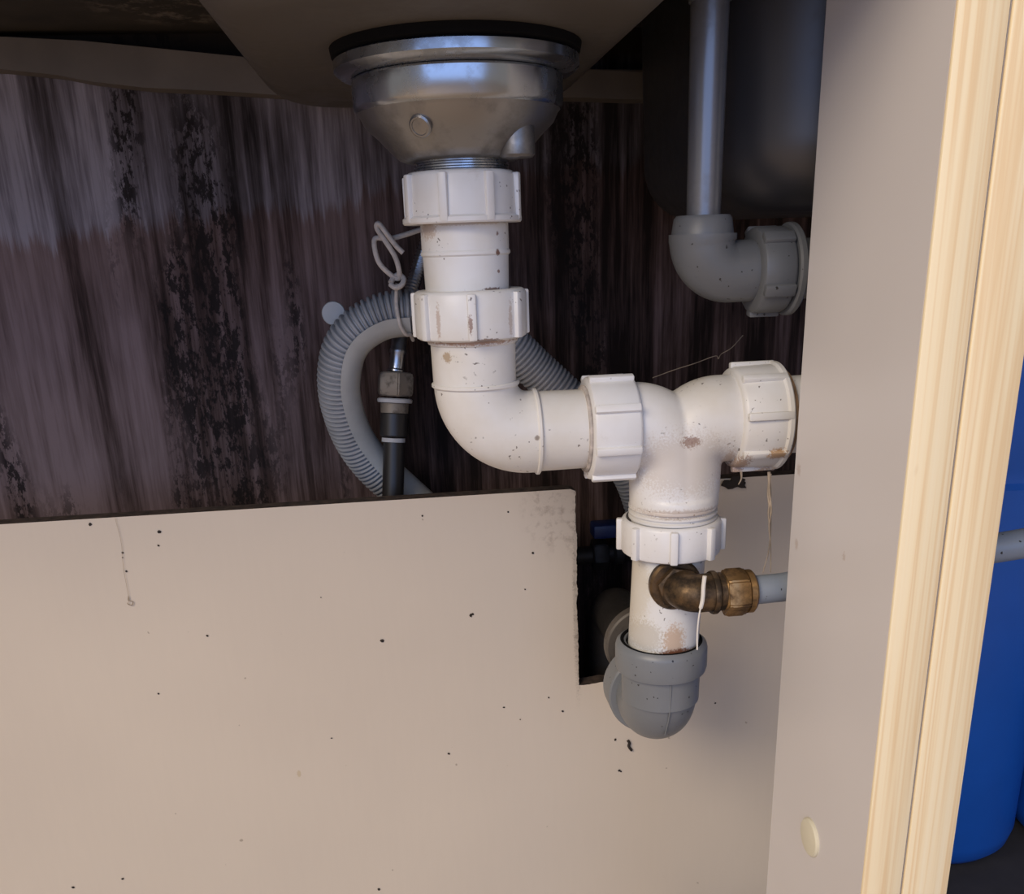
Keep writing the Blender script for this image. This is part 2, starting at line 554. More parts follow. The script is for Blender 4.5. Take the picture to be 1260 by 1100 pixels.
def hex_prism(bm, org, axis, R, h, phase=0.0, inner=None):
    a, u, v = frame(axis)
    org = Vector(org)
    rings = []
    for r, hh in ((R * 0.90, 0), (R, h * 0.13), (R, h * 0.87), (R * 0.90, h)):
        rings.append([bm.verts.new(org + a * hh + (u * math.cos(PI / 3 * k + phase) + v * math.sin(PI / 3 * k + phase)) * r) for k in range(6)])
    for A, B in zip(rings, rings[1:]):
        for k in range(6):
            bm.faces.new((A[k], A[(k + 1) % 6], B[(k + 1) % 6], B[k]))
    bm.faces.new(rings[0][::-1])
    bm.faces.new(rings[-1])
    es = [e for e in bm.edges if e.is_valid]
    return bm


def rounded_tub(bm, x0, x1, y0, y1, ztop, zbot, rc, rf, n=8, draft=0.0):
    """outside of a sink bowl: rounded rectangle walls, fillet rf to a flat bottom"""
    def loop(inset, z):
        r = max(rc - inset, 0.004)
        pts = []
        for cx, cy, a0 in ((x1 - inset - r, y1 - inset - r, 0), (x0 + inset + r, y1 - inset - r, PI / 2), (x0 + inset + r, y0 + inset + r, PI), (x1 - inset - r, y0 + inset + r, 1.5 * PI)):
            for k in range(n + 1):
                a = a0 + k / n * PI / 2
                pts.append(bm.verts.new((cx + r * math.cos(a), cy + r * math.sin(a), z)))
        return pts
    L = [loop(-draft, ztop)]
    for k in range(n + 1):
        a = k / n * PI / 2
        L.append(loop(rf * (1 - math.cos(a)), zbot + rf * (1 - math.sin(a))))
    for A, B in zip(L, L[1:]):
        for k in range(len(A)):
            k2 = (k + 1) % len(A)
            bm.faces.new((A[k], A[k2], B[k2], B[k]))
    bm.faces.new(L[-1])
    return bm


def prism_xz(bm, pts, y0, y1, edge_mat=1):
    """outline in XZ given thickness in Y; the cut edges take material slot edge_mat"""
    A = [bm.verts.new((x, y0, z)) for x, z in pts]
    B = [bm.verts.new((x, y1, z)) for x, z in pts]
    bm.faces.new(A)
    bm.faces.new(B[::-1])
    for k in range(len(A)):
        k2 = (k + 1) % len(A)
        f = bm.faces.new((A[k], B[k], B[k2], A[k2]))
        f.material_index = edge_mat
    return bm


# ------------------------------------------------------------------ the setting
WY = 0.715
bm = bmesh.new(); box(bm, (-1.6, WY, 0.0), (1.6, WY + 0.08, 2.2))
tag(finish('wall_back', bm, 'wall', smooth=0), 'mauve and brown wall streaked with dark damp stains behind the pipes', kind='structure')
bm = bmesh.new(); box(bm, (-2.5, -3.0, -0.05), (2.5, WY + 0.08, 0.0))
tag(finish('floor', bm, 'tile', smooth=0), 'warm toned room floor in front of the cabinet', kind='structure')
bm = bmesh.new(); box(bm, (-0.759, 0.335, 0.082), (0.1860, 0.613, 0.100))
tag(finish('trim_1', bm, 'base', smooth=0), 'pale base board of the sink cabinet', kind='structure')
bm = bmesh.new(); box(bm, (0.31, 0.335, 0.082), (0.78, WY, 0.140))
tag(finish('trim_2', bm, 'base_shaded', smooth=0), 'base board under the blue drums, shade painted into its colour', kind='structure')
bm = bmesh.new(); box(bm, (-0.778, 0.327, 0.0), (-0.760, WY, 0.7565))
tag(finish('wall_left', bm, 'side', smooth=0), 'pale laminate left side of the sink cabinet', kind='structure')
bm = bmesh.new(); box(bm, (0.78, 0.327, 0.0), (0.798, WY, 0.7565))
tag(finish('wall_right', bm, 'side', smooth=0), 'pale laminate far side of the neighbouring cabinet', kind='structure')
bm = bmesh.new(); box(bm, (-0.759, 0.327, 0.737), (0.185, 0.345, 0.7565))
tag(finish('trim_3', bm, 'side', smooth=0), 'front rail under the worktop', kind='structure')
bm = bmesh.new(); box(bm, (0.229, 0.327, 0.737), (0.778, 0.345, 0.7565))
tag(finish('trim_4', bm, 'side', smooth=0), 'front rail over the neighbouring cabinet', kind='structure')
bm = bmesh.new(); box(bm, (-1.0, 0.295, 0.757), (1.2, WY - 0.001, 0.80), 0.003)
tag(finish('worktop', bm, 'worktop'), 'dark stained underside of the worktop above the sink', 'worktop')

# batten with an uneven lower edge along the wall
top = [(-0.755, 0.7565), (-0.40, 0.7565), (-0.30, 0.7560), (-0.237, 0.7533), (-0.188, 0.7504), (-0.139, 0.7452), (-0.079, 0.7389), (0.0, 0.734), (0.13, 0.7297), (0.22, 0.728)]
low = [(0.22, 0.7095), (0.169, 0.7105), (0.129, 0.7124), (0.05, 0.714), (-0.06, 0.7167), (-0.107, 0.7204), (-0.153, 0.7231), (-0.1875, 0.7274), (-0.207, 0.7314), (-0.2406, 0.7352), (-0.30, 0.739), (-0.40, 0.742), (-0.755, 0.743)]
bm = bmesh.new(); prism_xz(bm, low[::-1] + top[::-1], 0.695, WY - 0.001, 0)
bmesh.ops.bevel(bm, geom=[e for e in bm.edges if abs(e.verts[0].co.y - 0.695) < 1e-5 and abs(e.verts[1].co.y - 0.695) < 1e-5], offset=0.003, segments=2, affect='EDGES')
tag(finish('timber_batten', bm, 'batten'), 'brown uneven batten along the top of the stained wall', 'batten')


# false back panel with the cut-out for the drain
def jag(a, b, n, amp):
    out = []
    drift = 0.0
    for k in range(1, n):
        s = k / n
        dx, dz = b[0] - a[0], b[1] - a[1]
        L = math.hypot(dx, dz)
        drift = 0.8 * drift + random.uniform(-amp, amp) * 0.45
        j = drift + (random.uniform(0, amp) if random.random() < 0.12 else 0)
        out.append((a[0] + dx * s - dz / L * j, a[1] + dz * s + dx / L * j))
    return out


PY = 0.60
p0, p1, p2, p3 = (0.1080, 0.4639), (0.1087, 0.3183), (0.190, 0.3200), (0.190, 0.4645)
outline = [(-0.759, 0.102), (-0.759, 0.4641), (0.1045, 0.4639), (0.1070, 0.4628)] + jag(p0, p1, 110, 0.0006) + [p1] + jag(p1, p2, 40, 0.0009) + [p2, p3, (0.30, 0.4648), (0.30, 0.102)]
bm = bmesh.new(); prism_xz(bm, outline, PY, PY + 0.012, 1)
back_panel = finish('back_panel', bm, 'panel', smooth=0, mats=['panel', 'chipboard'])
tag(back_panel, 'wide beige laminate back panel with a notch cut for the drain', 'panel')
# dirt stuck to the panel: too small to pick apart
bm = bmesh.new()
for x, z, r in [(-0.0284, 0.3649, .0017), (0.0335, 0.3787, .0015), (0.0350, 0.3795, .0009), (-0.2056, 0.4604, .0012), (-0.1641, 0.4527, .0016), (-0.166, 0.4435, .0009),
                (-0.189, 0.4402, .0008), (-0.1895, 0.437, .0006), (-0.1885, 0.4275, .0008), (0.1357, 0.2713, .0014), (0.1389, 0.2448, .0012), (0.1400, 0.2440, .0008),
                (-0.047, 0.1609, .0012), (-0.2297, 0.193, .0011), (-0.265, 0.190, .0012), (0.054, 0.3058, .0009), (0.0124, 0.2722, .0010), (0.0655, 0.2949, .0006),
                (0.0966, 0.2985, .0010), (0.0866, 0.3106, .0008), (-0.1442, 0.3782, .0009), (-0.1821, 0.3386, .0008), (-0.0697, 0.293, .0007), (0.211, 0.2944, .0008),
                (-0.0665, 0.3997, .0005), (0.005, 0.452, .0008), (0.062, 0.451, .0007), (0.078, 0.421, .0009), (0.072, 0.395, .0006)]:
    k = [(x + r * random.uniform(.6, 1.2) * math.cos(a), z + r * random.uniform(.6, 1.2) * math.sin(a)) for a in [i * PI / 3 for i in range(6)]]
    A = [bm.verts.new((px, PY - 0.0004, pz)) for px, pz in k]
    tip = bm.verts.new((x, PY - 0.0004 - r * 0.5, z))
    for i in range(6):
        bm.faces.new((A[i], A[(i + 1) % 6], tip))
tube(bm, spline([(0.1450, PY - .0008, 0.2700), (0.1462, PY - .001, 0.2680), (0.1458, PY - .001, 0.2650), (0.1480, PY - .001, 0.2615)], 4), 0.0011, 6)
o = part('dirt_specks', bm, 'speck', back_panel); o['kind'] = 'stuff'
# thin cobweb thread and curl hanging on the panel
bm = bmesh.new()
tube(bm, spline([(-0.1895, PY - .001, 0.4635), (-0.1885, PY - .001, 0.447), (-0.1900, PY - .001, 0.430), (-0.1900, PY - .001, 0.409), (-0.1915, PY - .001, 0.4055), (-0.1890, PY - .001, 0.4040), (-0.1880, PY - .001, 0.4065), (-0.1905, PY - .001, 0.4075), (-0.1900, PY - .001, 0.4105)], 4), [0.00010] * 16 + [0.00028] * 17, 5)
tag(finish('cobweb_thread', bm, 'fibre'), 'fine curled cobweb thread hanging down the beige panel', 'cobweb')

# ------------------------------------------------------------------ cabinet sides with pine edging
DX, DYF, DYR = 0.1866, 0.327, 0.430
side1 = empty('cabinet_side_panel', (DX + 0.009, 0.38, 0.0), 'pale grey laminate cabinet side with screw cap, left of the pine seam', 'cabinet side')
bm = bmesh.new(); box(bm, (DX, DYF + 0.0018, 0.0), (DX + 0.0186, DYR, 0.7565))
part('board', bm, 'side', side1, 0)
bm = bmesh.new(); box(bm, (DX, DYF, 0.0), (DX + 0.0181, DYF + 0.0018, 0.7565), 0.0005)
part('pine_edging', bm, 'pine', side1, label='pale pine edge strip')
bm = bmesh.new()
lathe(bm, [(0.0098, 0), (0.0098, 0.0009), (0.0090, 0.0017), (0.0070, 0.0020), (0, 0.0021)], (DX, 0.3805, 0.3334), (-1, 0, 0), 40)
part('screw_cap', bm, 'cap', side1, label='round cream plastic screw cap')
side2 = empty('cabinet_side_panel', (DX + 0.03, 0.38, 0.0), 'neighbouring cabinet side showing its pine edge, right of the seam', 'cabinet side')
bm = bmesh.new(); box(bm, (DX + 0.0192, DYF + 0.0018, 0.0), (0.2272, DYR, 0.7565))
part('board', bm, 'side', side2, 0)
bm = bmesh.new(); box(bm, (DX + 0.0193, DYF, 0.0), (0.2272, DYF + 0.0018, 0.7565), 0.0005)
part('pine_edging', bm, 'pine', side2, label='pale pine edge strip')

# ------------------------------------------------------------------ sink
sink = empty('kitchen_sink', (0.03, 0.52, 0.757), 'double bowl sink seen from below, brown shallow bowl and dark deep bowl', 'sink')
bm = bmesh.new(); rounded_tub(bm, -0.076, 0.124, 0.37, 0.688, 0.7565, 0.7050, 0.055, 0.026, 10, 0.006)
part('shallow_bowl', bm, 'bowl', sink, 60, label='brown coated shallow bowl')
bm = bmesh.new(); rounded_tub(bm, 0.163, 0.56, 0.452, 0.690, 0.7565, 0.6305, 0.055, 0.034, 12, 0.003)
part('deep_bowl', bm, 'bowl_dark', sink, 60, label='dark deep bowl')

# ------------------------------------------------------------------ basket strainer
SX, SY = 0.0335, 0.48
st = empty('sink_strainer', (SX, SY, 0.655), 'silver basket strainer body under the brown sink bowl', 'strainer')
bm = bmesh.new(); lathe(bm, [(0.030, 0.7004), (0.0545, 0.7004), (0.0566, 0.7015), (0.0572, 0.7049), (0.030, 0.7049)], (SX, SY, 0), (0, 0, 1), 72, True)
part('gasket', bm, 'rubber', st, label='black rubber gasket')
bm = bmesh.new(); lathe(bm, [(0.030, 0.7003), (0.0545, 0.7003), (0.0560, 0.6995), (0.0560, 0.6955), (0.0535, 0.6935), (0.0500, 0.6925), (0.030, 0.6925)], (SX, SY, 0), (0, 0, 1), 80, True)
part('flange', bm, 'steel_band', st)
bm = bmesh.new()
lathe(bm, [(0.0450, 0.6930), (0.0478, 0.6922), (0.0486, 0.6912), (0.0486, 0.6805), (0.0478, 0.6790), (0.0470, 0.6782)], (SX, SY, 0), (0, 0, 1), 80)
part('band', bm, 'steel_band', st)
bm = bmesh.new()
lathe(bm, [(0.0470, 0.6782), (0.0460, 0.6770), (0.0440, 0.6730), (0.0380, 0.6675), (0.0320, 0.6612), (0.0290, 0.6586), (0.0260, 0.6575), (0, 0.6575)], (SX, SY, 0), (0, 0, 1), 80)
body = part('cone_body', bm, 'steel_dull', st, 50)
# raised triangular lug on the right of the cone
bm = bmesh.new()
lathe(bm, [(0, 0.6568), (0.0070, 0.6568), (0.0082, 0.6580), (0.0082, 0.6700), (0.0066, 0.6735), (0, 0.6750)], (SX + 0.0240, SY - 0.0215, 0), (0, 0, 1), 28)
lug = part('lug', bm, 'steel_dull', st)
bm = bmesh.new()
A = [bm.verts.new(p) for p in [(SX + 0.0150, SY - 0.0300, 0.6575), (SX + 0.0235, SY - 0.0300, 0.6575), (SX + 0.0265, SY - 0.0312, 0.6640), (SX + 0.0255, SY - 0.0345, 0.6710)]]
B = [bm.verts.new((v.co.x - 0.003, v.co.y + 0.010, v.co.z + 0.001)) for v in A]
bm.faces.new(A); bm.faces.new(B[::-1])
for k in range(4):
    bm.faces.new((A[k], B[k], B[(k + 1) % 4], A[(k + 1) % 4]))
bmesh.ops.bevel(bm, geom=list(bm.edges), offset=0.0006, segments=2, affect='EDGES')
part('lug_face', bm, 'steel_dull', lug)
# slotted screw head on the cone
cone_n = Vector((-0.42, -0.76, -0.50)).normalized()
scp = Vector((SX - 0.0195, SY - 0.0370, 0.6690))
bm = bmesh.new()
lathe(bm, [(0.0050, -0.0012), (0.0050, 0.0003), (0.0043, 0.0010), (0.0036, 0.0010), (0.0034, 0.0006), (0, 0.0006)], scp, cone_n, 28)
scr = part('screw_head', bm, 'steel_dull', st)
bm = bmesh.new()
a_, u_, v_ = frame(cone_n)
mt = Matrix(((u_.x, v_.x, a_.x, scp.x), (u_.y, v_.y, a_.y, scp.y), (u_.z, v_.z, a_.z, scp.z), (0, 0, 0, 1)))
box(bm, (-0.0034, -0.0006, 0.0004), (0.0034, 0.0006, 0.0009), 0, mt)
part('slot', bm, 'rubber', scr, 0)
bm = bmesh.new()
pr = []
for k in range(4):
    z = 0.6580 - k * 0.0022
    pr += [(0.0212, z), (0.0222, z - 0.0006), (0.0222, z - 0.0012), (0.0212, z - 0.0016)]
lathe(bm, [(0.0, 0.6580)] + pr + [(0.0, 0.6490)], (SX, SY, 0), (0, 0, 1), 56)
part('threaded_collar', bm, 'steel_band', st)

# ------------------------------------------------------------------ white waste run
ZA = 0.5272          # height of the horizontal run
EX = 0.0355          # axis of the bend
up = Vector((SX - EX + 0.0008, 0, 0.10)).normalized()   # the drop leans slightly
cp = empty('waste_coupling', (0.034, SY, 0.596), 'white ribbed nut and straight sleeve directly under the strainer', 'pipe fitting')
o1 = (SX - 0.0008, SY, 0.6300)
part('compression_nut', nut_mesh(o1, (0, 0, 1), 0.0268, 0.0228, 0.0228, 8, math.radians(-201)), 'white', cp)
bm = bmesh.new()
lathe(bm, [(0.0, 0.6325), (0.0212, 0.6325), (0.0212, 0.6180), (0.0218, 0.6172), (0.0218, 0.6160), (0.0209, 0.6152), (0.0205, 0.5995), (0.0, 0.5995)], (SX, SY, 0), (0, 0, 1), 56)
part('sleeve', bm, 'coupling', cp)

el = empty('waste_elbow', (EX, SY, 0.50), 'white plastic right-angle bend with ribbed nut below the straight sleeve', 'pipe fitting')
part('compression_nut', nut_mesh((SX + 0.0012, SY, 0.5765), (0, 0, 1), 0.0278, 0.0232, 0.0206, 7, math.radians(-183), lip=False), 'nut_mid', el)
bm = bmesh.new()
lathe(bm, [(0.0185, 0.5795), (0.0206, 0.5795), (0.0206, 0.5775), (0.0226, 0.5770), (0.0228, 0.5752), (0.0224, 0.5742), (0.0216, 0.5738), (0.0213, 0.5735), (0.0210, 0.5530), (0.0185, 0.5530)], (EX - 0.0004, SY, 0), (0, 0, 1), 56, True)
part('socket', bm, 'elbow', el)
bm = bmesh.new()
pth = bend((EX, SY, 0.5545), (EX, SY, ZA), (EX + 0.0305, SY, ZA), 0.0262, 20)
tube(bm, pth, 0.0212, 48)
part('bend_body', bm, 'elbow', el)
for org, ax in (((EX, SY, 0.5525), (0, 0, 1)), ((EX + 0.0290, SY, ZA), (1, 0, 0))):
    bm = bmesh.new(); lathe(bm, [(0.0200, 0), (0.0217, 0), (0.0224, 0.0006), (0.0224, 0.0017), (0.0217, 0.0023), (0.0200, 0.0023)], org, ax, 56, True)
    part('moulded_ridge', bm, 'elbow', el)
bm = bmesh.new(); lathe(bm, [(0, 0.0), (0.0207, 0.0), (0.0204, 0.030), (0, 0.030)], (EX + 0.0300, SY, ZA), (1, 0, 0), 56)
part('spigot', bm, 'elbow', el)

TX = 0.1405
tee = empty('waste_tee', (TX, SY, 0.457), 'white swept tee with three ribbed nuts, stained at its crotch', 'pipe fitting')
tr = 0.0228
bm = bmesh.new()
rr_ = [tr, tr] + [tr - 0.0010 * k / 19 for k in range(20)] + [tr - 0.0010]
tube(bm, bend((0.112, SY, ZA), (TX - 0.0032, SY, ZA), (TX - 0.0022, SY, 0.4835), 0.019, 20), rr_, 56)
tube(bm, bend((0.176, SY, ZA + 0.0015), (TX + 0.0036, SY, ZA + 0.0015), (TX + 0.0024, SY, 0.4835), 0.019, 20), rr_, 56)
lathe(bm, [(0, 0.4835), (tr + 0.0012, 0.4835), (tr + 0.0010, 0.4890), (0.012, 0.4895), (0, 0.4895)], (TX, SY, 0), (0, 0, 1), 56)
to = part('tee_body', bm, 'tee', tee)
md = to.modifiers.new('fuse', 'REMESH'); md.mode = 'VOXEL'; md.voxel_size = 0.0010; md.use_smooth_shade = True
sm = to.modifiers.new('soften', 'SMOOTH'); sm.factor = 0.5; sm.iterations = 4
part('compression_nut', nut_mesh((0.0920, SY, ZA), (1, 0, 0), 0.0268, 0.0250, 0.0206, 8, math.radians(195), lip=False), 'white', tee)
part('compression_nut', nut_mesh((0.1950, SY, ZA + 0.0015), (-1, 0, 0), 0.0268, 0.0255, 0.0206, 8, math.radians(190), lip=True), 'nut_rusty', tee)
part('compression_nut', nut_mesh((TX - 0.0012, SY, 0.4570), (0, 0, 1), 0.0272, 0.0195, 0.0246, 8, math.radians(168), lip=False, rib_h=0.0026), 'white', tee)
bm = bmesh.new(); lathe(bm, [(0.0200, 0), (0.0222, 0), (0.0228, 0.0010), (0.0222, 0.0022), (0.0200, 0.0022)], (0.0903, SY, ZA), (1, 0, 0), 56, True)
part('sealing_ring', bm, 'thread', tee)
bm = bmesh.new(); lathe(bm, [(0.0205, 0), (0.0252, 0), (0.0256, 0.0010), (0.0246, 0.0032), (0.0205, 0.0036)], (0.1950, SY, ZA + 0.0015), (1, 0, 0), 56, True)
part('rusty_washer', bm, 'rust', tee, label='rust brown washer')
bm = bmesh.new()
pr = [(0.0180, 0.4850), (0.0232, 0.4850)]
for k in range(3):
    z = 0.4838 - k * 0.0030
    pr += [(0.0240, z), (0.0240, z - 0.0011), (0.0226, z - 0.0016), (0.0226, z - 0.0024)]
lathe(bm, pr + [(0.0226, 0.4720), (0.0180, 0.4720)], (TX - 0.0004, SY, 0), (0, 0, 1), 56, True)
part('screw_thread', bm, 'tee', tee)

bm = bmesh.new(); lathe(bm, [(0, 0.0), (0.0205, 0.0), (0.0205, 0.115), (0, 0.115)], (0.190, SY, ZA + 0.0015), (1, 0, 0), 48)
tag(finish('waste_pipe', bm, 'white'), 'white waste pipe running right from the tee behind the cabinet side', 'pipe')

bm = bmesh.new(); lathe(bm, [(0.0, 0), (0.0199, 0), (0.0199, 0.085), (0.0, 0.085)], (0.1357, SY, 0.3850), (0.0035, 0, 0.085), 56)
tag(finish('downpipe', bm, 'downpipe'), 'short white vertical pipe with rust stain between tee and grey bend', 'pipe')

# ------------------------------------------------------------------ grey bend going back through the notch
GX = 0.1352
ge = empty('drain_bend', (GX, SY, 0.33), 'dark grey plastic bend at the foot of the white downpipe', 'pipe fitting')
bm = bmesh.new()
lathe(bm, [(0.0203, 0.4030), (0.0235, 0.4040), (0.0256, 0.4022), (0.0262, 0.4000), (0.0262, 0.3890), (0.0256, 0.3868), (0.0222, 0.3862), (0.0203, 0.3862)], (GX, SY, 0), (0, 0, 1), 64, True)
part('socket_ring', bm, 'grey_elbow', ge)
bm = bmesh.new(); lathe(bm, [(0.0200, 0.4005), (0.0216, 0.4040), (0.0228, 0.4044), (0.0236, 0.4036), (0.0215, 0.4000)], (GX, SY, 0), (0, 0, 1), 56, True)
part('rubber_seal', bm, 'rubber', ge)
bm = bmesh.new(); lathe(bm, [(0.0195, 0.3875), (0.0226, 0.3875), (0.0222, 0.3680), (0.0195, 0.3680)], (GX, SY, 0), (0, 0, 1), 56, True)
part('socket', bm, 'grey_elbow', ge)
bm = bmesh.new()
tube(bm, bend((GX, SY, 0.386), (GX, SY, 0.3535), (GX + 0.003, SY + 0.045, 0.3535), 0.0235, 22), 0.0214, 56)
part('bend_body', bm, 'grey_elbow', ge)
bm = bmesh.new(); lathe(bm, [(0.019, 0), (0.0262, 0), (0.0272, 0.001), (0.0272, 0.018), (0.0262, 0.019), (0.019, 0.019)], (GX + 0.0035, SY + 0.030, 0.3535), (0, 1, 0), 56, True)
part('outlet_collar', bm, 'grey_elbow', ge)
bm = bmesh.new(); tube(bm, [(GX - 0.0002, SY - 0.0228, 0.386), (GX - 0.0002, SY - 0.0222, 0.374), (GX - 0.0002, SY - 0.0218, 0.368), (GX, SY - 0.0190, 0.361), (GX, SY - 0.0125, 0.3485)], 0.0005, 6)
part('mould_seam', bm, 'grey_elbow', ge)
dp = empty('drain_pipe', (0.143, 0.56, 0.30), 'dull flanged drain pipe behind the grey bend inside the notch', 'pipe')
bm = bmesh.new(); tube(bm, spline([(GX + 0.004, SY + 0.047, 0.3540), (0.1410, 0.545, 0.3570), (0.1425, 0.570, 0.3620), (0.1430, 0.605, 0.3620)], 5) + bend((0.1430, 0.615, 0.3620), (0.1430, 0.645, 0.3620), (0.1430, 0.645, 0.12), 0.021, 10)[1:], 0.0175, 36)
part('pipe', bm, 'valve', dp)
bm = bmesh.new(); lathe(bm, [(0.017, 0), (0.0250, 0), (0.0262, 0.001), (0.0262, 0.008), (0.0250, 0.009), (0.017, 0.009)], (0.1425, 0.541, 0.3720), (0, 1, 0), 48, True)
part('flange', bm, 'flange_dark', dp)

# ------------------------------------------------------------------ brass elbow and its blue-grey pipe
BZ, BY = 0.4435, 0.4475
be = empty('brass_elbow', (0.137, 0.455, 0.43), 'tarnished brass elbow screwed into the white downpipe', 'pipe fitting')
bm = bmesh.new(); lathe(bm, [(0, 0.0), (0.0140, 0.0), (0.0143, 0.0012), (0.0143, 0.0042), (0.0132, 0.0056), (0, 0.0056)], (0.1370, 0.4645, BZ), (0, -1, 0), 40)
part('wall_flange', bm, 'brass_dark', be)
bm = bmesh.new(); hex_prism(bm, (0.1375, 0.4595, BZ), (0, -1, 0), 0.0118, 0.0055, 0.3)
part('hex_collar', bm, 'brass_dark', be)
bm = bmesh.new(); tube(bm, bend((0.1380, 0.460, BZ), (0.1390, BY - 0.001, BZ - 0.0005), (0.158, BY, BZ - 0.0005), 0.0085, 14), 0.0102, 32)
part('elbow_body', bm, 'brass_dark', be, 60)
bm = bmesh.new(); lathe(bm, [(0, 0), (0.0112, 0), (0.0116, 0.001), (0.0116, 0.0025), (0.0108, 0.0035), (0, 0.0035)], (0.1520, BY, BZ - 0.0008), (1, 0, 0), 40)
part('shoulder', bm, 'brass_dark', be)
bm = bmesh.new(); hex_prism(bm, (0.1585, BY, BZ - 0.0015), (1, 0, 0), 0.0132, 0.0130, 0.25)
bmesh.ops.bevel(bm, geom=list(bm.edges), offset=0.0009, segments=2, affect='EDGES')
part('compression_nut', bm, 'brass', be, label='worn golden brass nut')
bm = bmesh.new(); lathe(bm, [(0, 0), (0.0116, 0), (0.0116, 0.0028), (0.0104, 0.0040), (0, 0.0040)], (0.1712, BY, BZ - 0.0015), (1, 0, 0), 40)
part('end_ring', bm, 'brass', be)
bm = bmesh.new(); tube(bm, spline([(0.170, BY, 0.4420), (0.184, BY, 0.4425), (0.196, BY, 0.4431), (0.23, BY - 0.002, 0.448), (0.27, BY - 0.012, 0.4575), (0.305, BY - 0.025, 0.4665), (0.36, BY - 0.035, 0.476), (0.45, BY - 0.040, 0.485)], 6), 0.0077, 28)
tag(finish('supply_tube', bm, 'grey_pipe'), 'blue-grey plastic pipe running right from the brass elbow', 'pipe')

# ------------------------------------------------------------------ grey standpipe and its elbow beside the deep bowl
QX, QY = 0.1490, 0.470
sp = empty('standpipe', (QX, QY, 0.62), 'slim grey vertical pipe beside the dark deep bowl', 'pipe')
bm = bmesh.new(); lathe(bm, [(0, 0.6150), (0.0080, 0.6150), (0.0088, 0.7210), (0, 0.7210)], (QX, QY, 0), (0, 0, 1), 40)
part('pipe', bm, 'standpipe', sp)
bm = bmesh.new(); lathe(bm, [(0, 0.7205), (0.0096, 0.7205), (0.0098, 0.7220), (0.0098, 0.770), (0, 0.770)], (QX, QY, 0), (0, 0, 1), 40)
part('upper_socket', bm, 'grey_fit', sp)
ke = empty('grey_elbow_fitting', (QX, QY, 0.58), 'grey plastic elbow with slip nut under the dark deep bowl', 'pipe fitting')
bm = bmesh.new()
lathe(bm, [(0.0078, 0.6300), (0.0128, 0.6300), (0.0140, 0.6285), (0.0152, 0.6205), (0.0100, 0.6200)], (QX - 0.0002, QY, 0), (0, 0, 1), 48, True)
part('adaptor_ring', bm, 'grey_fit', ke)
bm = bmesh.new()
tube(bm, bend((QX, QY, 0.6215), (QX, QY, 0.6035), (QX + 0.030, QY, 0.6035), 0.0150, 18), [0.0164, 0.0164] + [0.0160 - 0.0012 * k / 17 for k in range(18)] + [0.0146], 48)
part('elbow_body', bm, 'grey_fit', ke)
part('slip_nut', nut_mesh((QX + 0.0250, QY, 0.6035), (1, 0, 0), 0.0205, 0.0170, 0.0146, 5, math.radians(205), lip=False, rib_w=0.006, rib_h=0.002), 'grey_fit', ke)
bm = bmesh.new(); lathe(bm, [(0.0146, 0), (0.0212, 0), (0.0222, 0.001), (0.0222, 0.0032), (0.0212, 0.0042), (0.0146, 0.0042)], (QX + 0.0420, QY, 0.6035), (1, 0, 0), 48, True)
part('nut_rim', bm, 'grey_fit', ke)
bm = bmesh.new(); lathe(bm, [(0, 0), (0.0145, 0), (0.0145, 0.12), (0, 0.12)], (QX + 0.030, QY, 0.6035), (1, 0, 0), 40)
part('outlet_pipe', bm, 'grey_fit', ke)

# ------------------------------------------------------------------ corrugated drain hose with its hook guide
HY = 0.650
hq = [(0.030, 0.680, 0.405), (0.0058, 0.678, 0.4408), (-0.0077, 0.677, 0.4554), (-0.0261, 0.674, 0.4754), (-0.0384, 0.666, 0.4962), (-0.0446, 0.656, 0.5191),
      (-0.0450, 0.648, 0.5383), (-0.0400, 0.643, 0.5569), (-0.0292, 0.640, 0.5697), (-0.0124, 0.639, 0.5780), (0.0067, 0.639, 0.5798), (0.0363, 0.642, 0.5749), (0.0633, 0.646, 0.5631),
      (0.0906, 0.650, 0.5372), (0.1131, 0.650, 0.5154), (0.1362, 0.650, 0.4893), (0.1572, 0.650, 0.4614), (0.1690, 0.650, 0.4300), (0.178, 0.640, 0.3950), (0.182, 0.64, 0.340)]
hp = [(x * y / 0.65, y, 0.62 + (z - 0.62) * y / 0.65) for x, y, z in hq]
fine = resample(spline(hp, 24), 0.0034 / 5)
prof = [0.0140, 0.0142, 0.0140, 0.0118, 0.0118]
bm = bmesh.new(); tube(bm, fine, [prof[i % 5] for i in range(len(fine))], 22)
tag(finish('drain_hose', bm, 'hose', smooth=25), 'grey corrugated drain hose looping behind the white waste bend', 'hose')
hg = empty('hose_guide', (-0.02, HY, 0.45), 'smooth pale grey hook guide holding the corrugated hose in a curve', 'hose guide')
gp = resample(spline(hp[1:11], 16), 0.003)
gp = [p for p in gp if p.x < 0.0075]
bm = bmesh.new()
rings = []
for i, p in enumerate(gp):
    t_ = (gp[min(i + 1, len(gp) - 1)] - gp[max(i - 1, 0)]).normalized()
    inn = Vector((0, -1, 0)).cross(t_)
    if inn.dot(Vector((0.012, HY, 0.515)) - p) < 0:
        inn = -inn
    row = []
    for r in (0.0158, 0.0144):
        rr = []
        for k in range(15):
            a = math.radians(-80 + 160 * k / 14)
            rr.append(bm.verts.new(p + (inn * math.cos(a) + Vector((0, -1, 0)) * math.sin(a)) * r))
        row.append(rr)
    rings.append(row[0] + row[1][::-1])
for A, B in zip(rings, rings[1:]):
    for k in range(30):
        bm.faces.new((A[k], A[(k + 1) % 30], B[(k + 1) % 30], B[k]))
bm.faces.new(rings[0]); bm.faces.new(rings[-1][::-1])
part('cradle', bm, 'guide', hg, 50)
bm = bmesh.new()
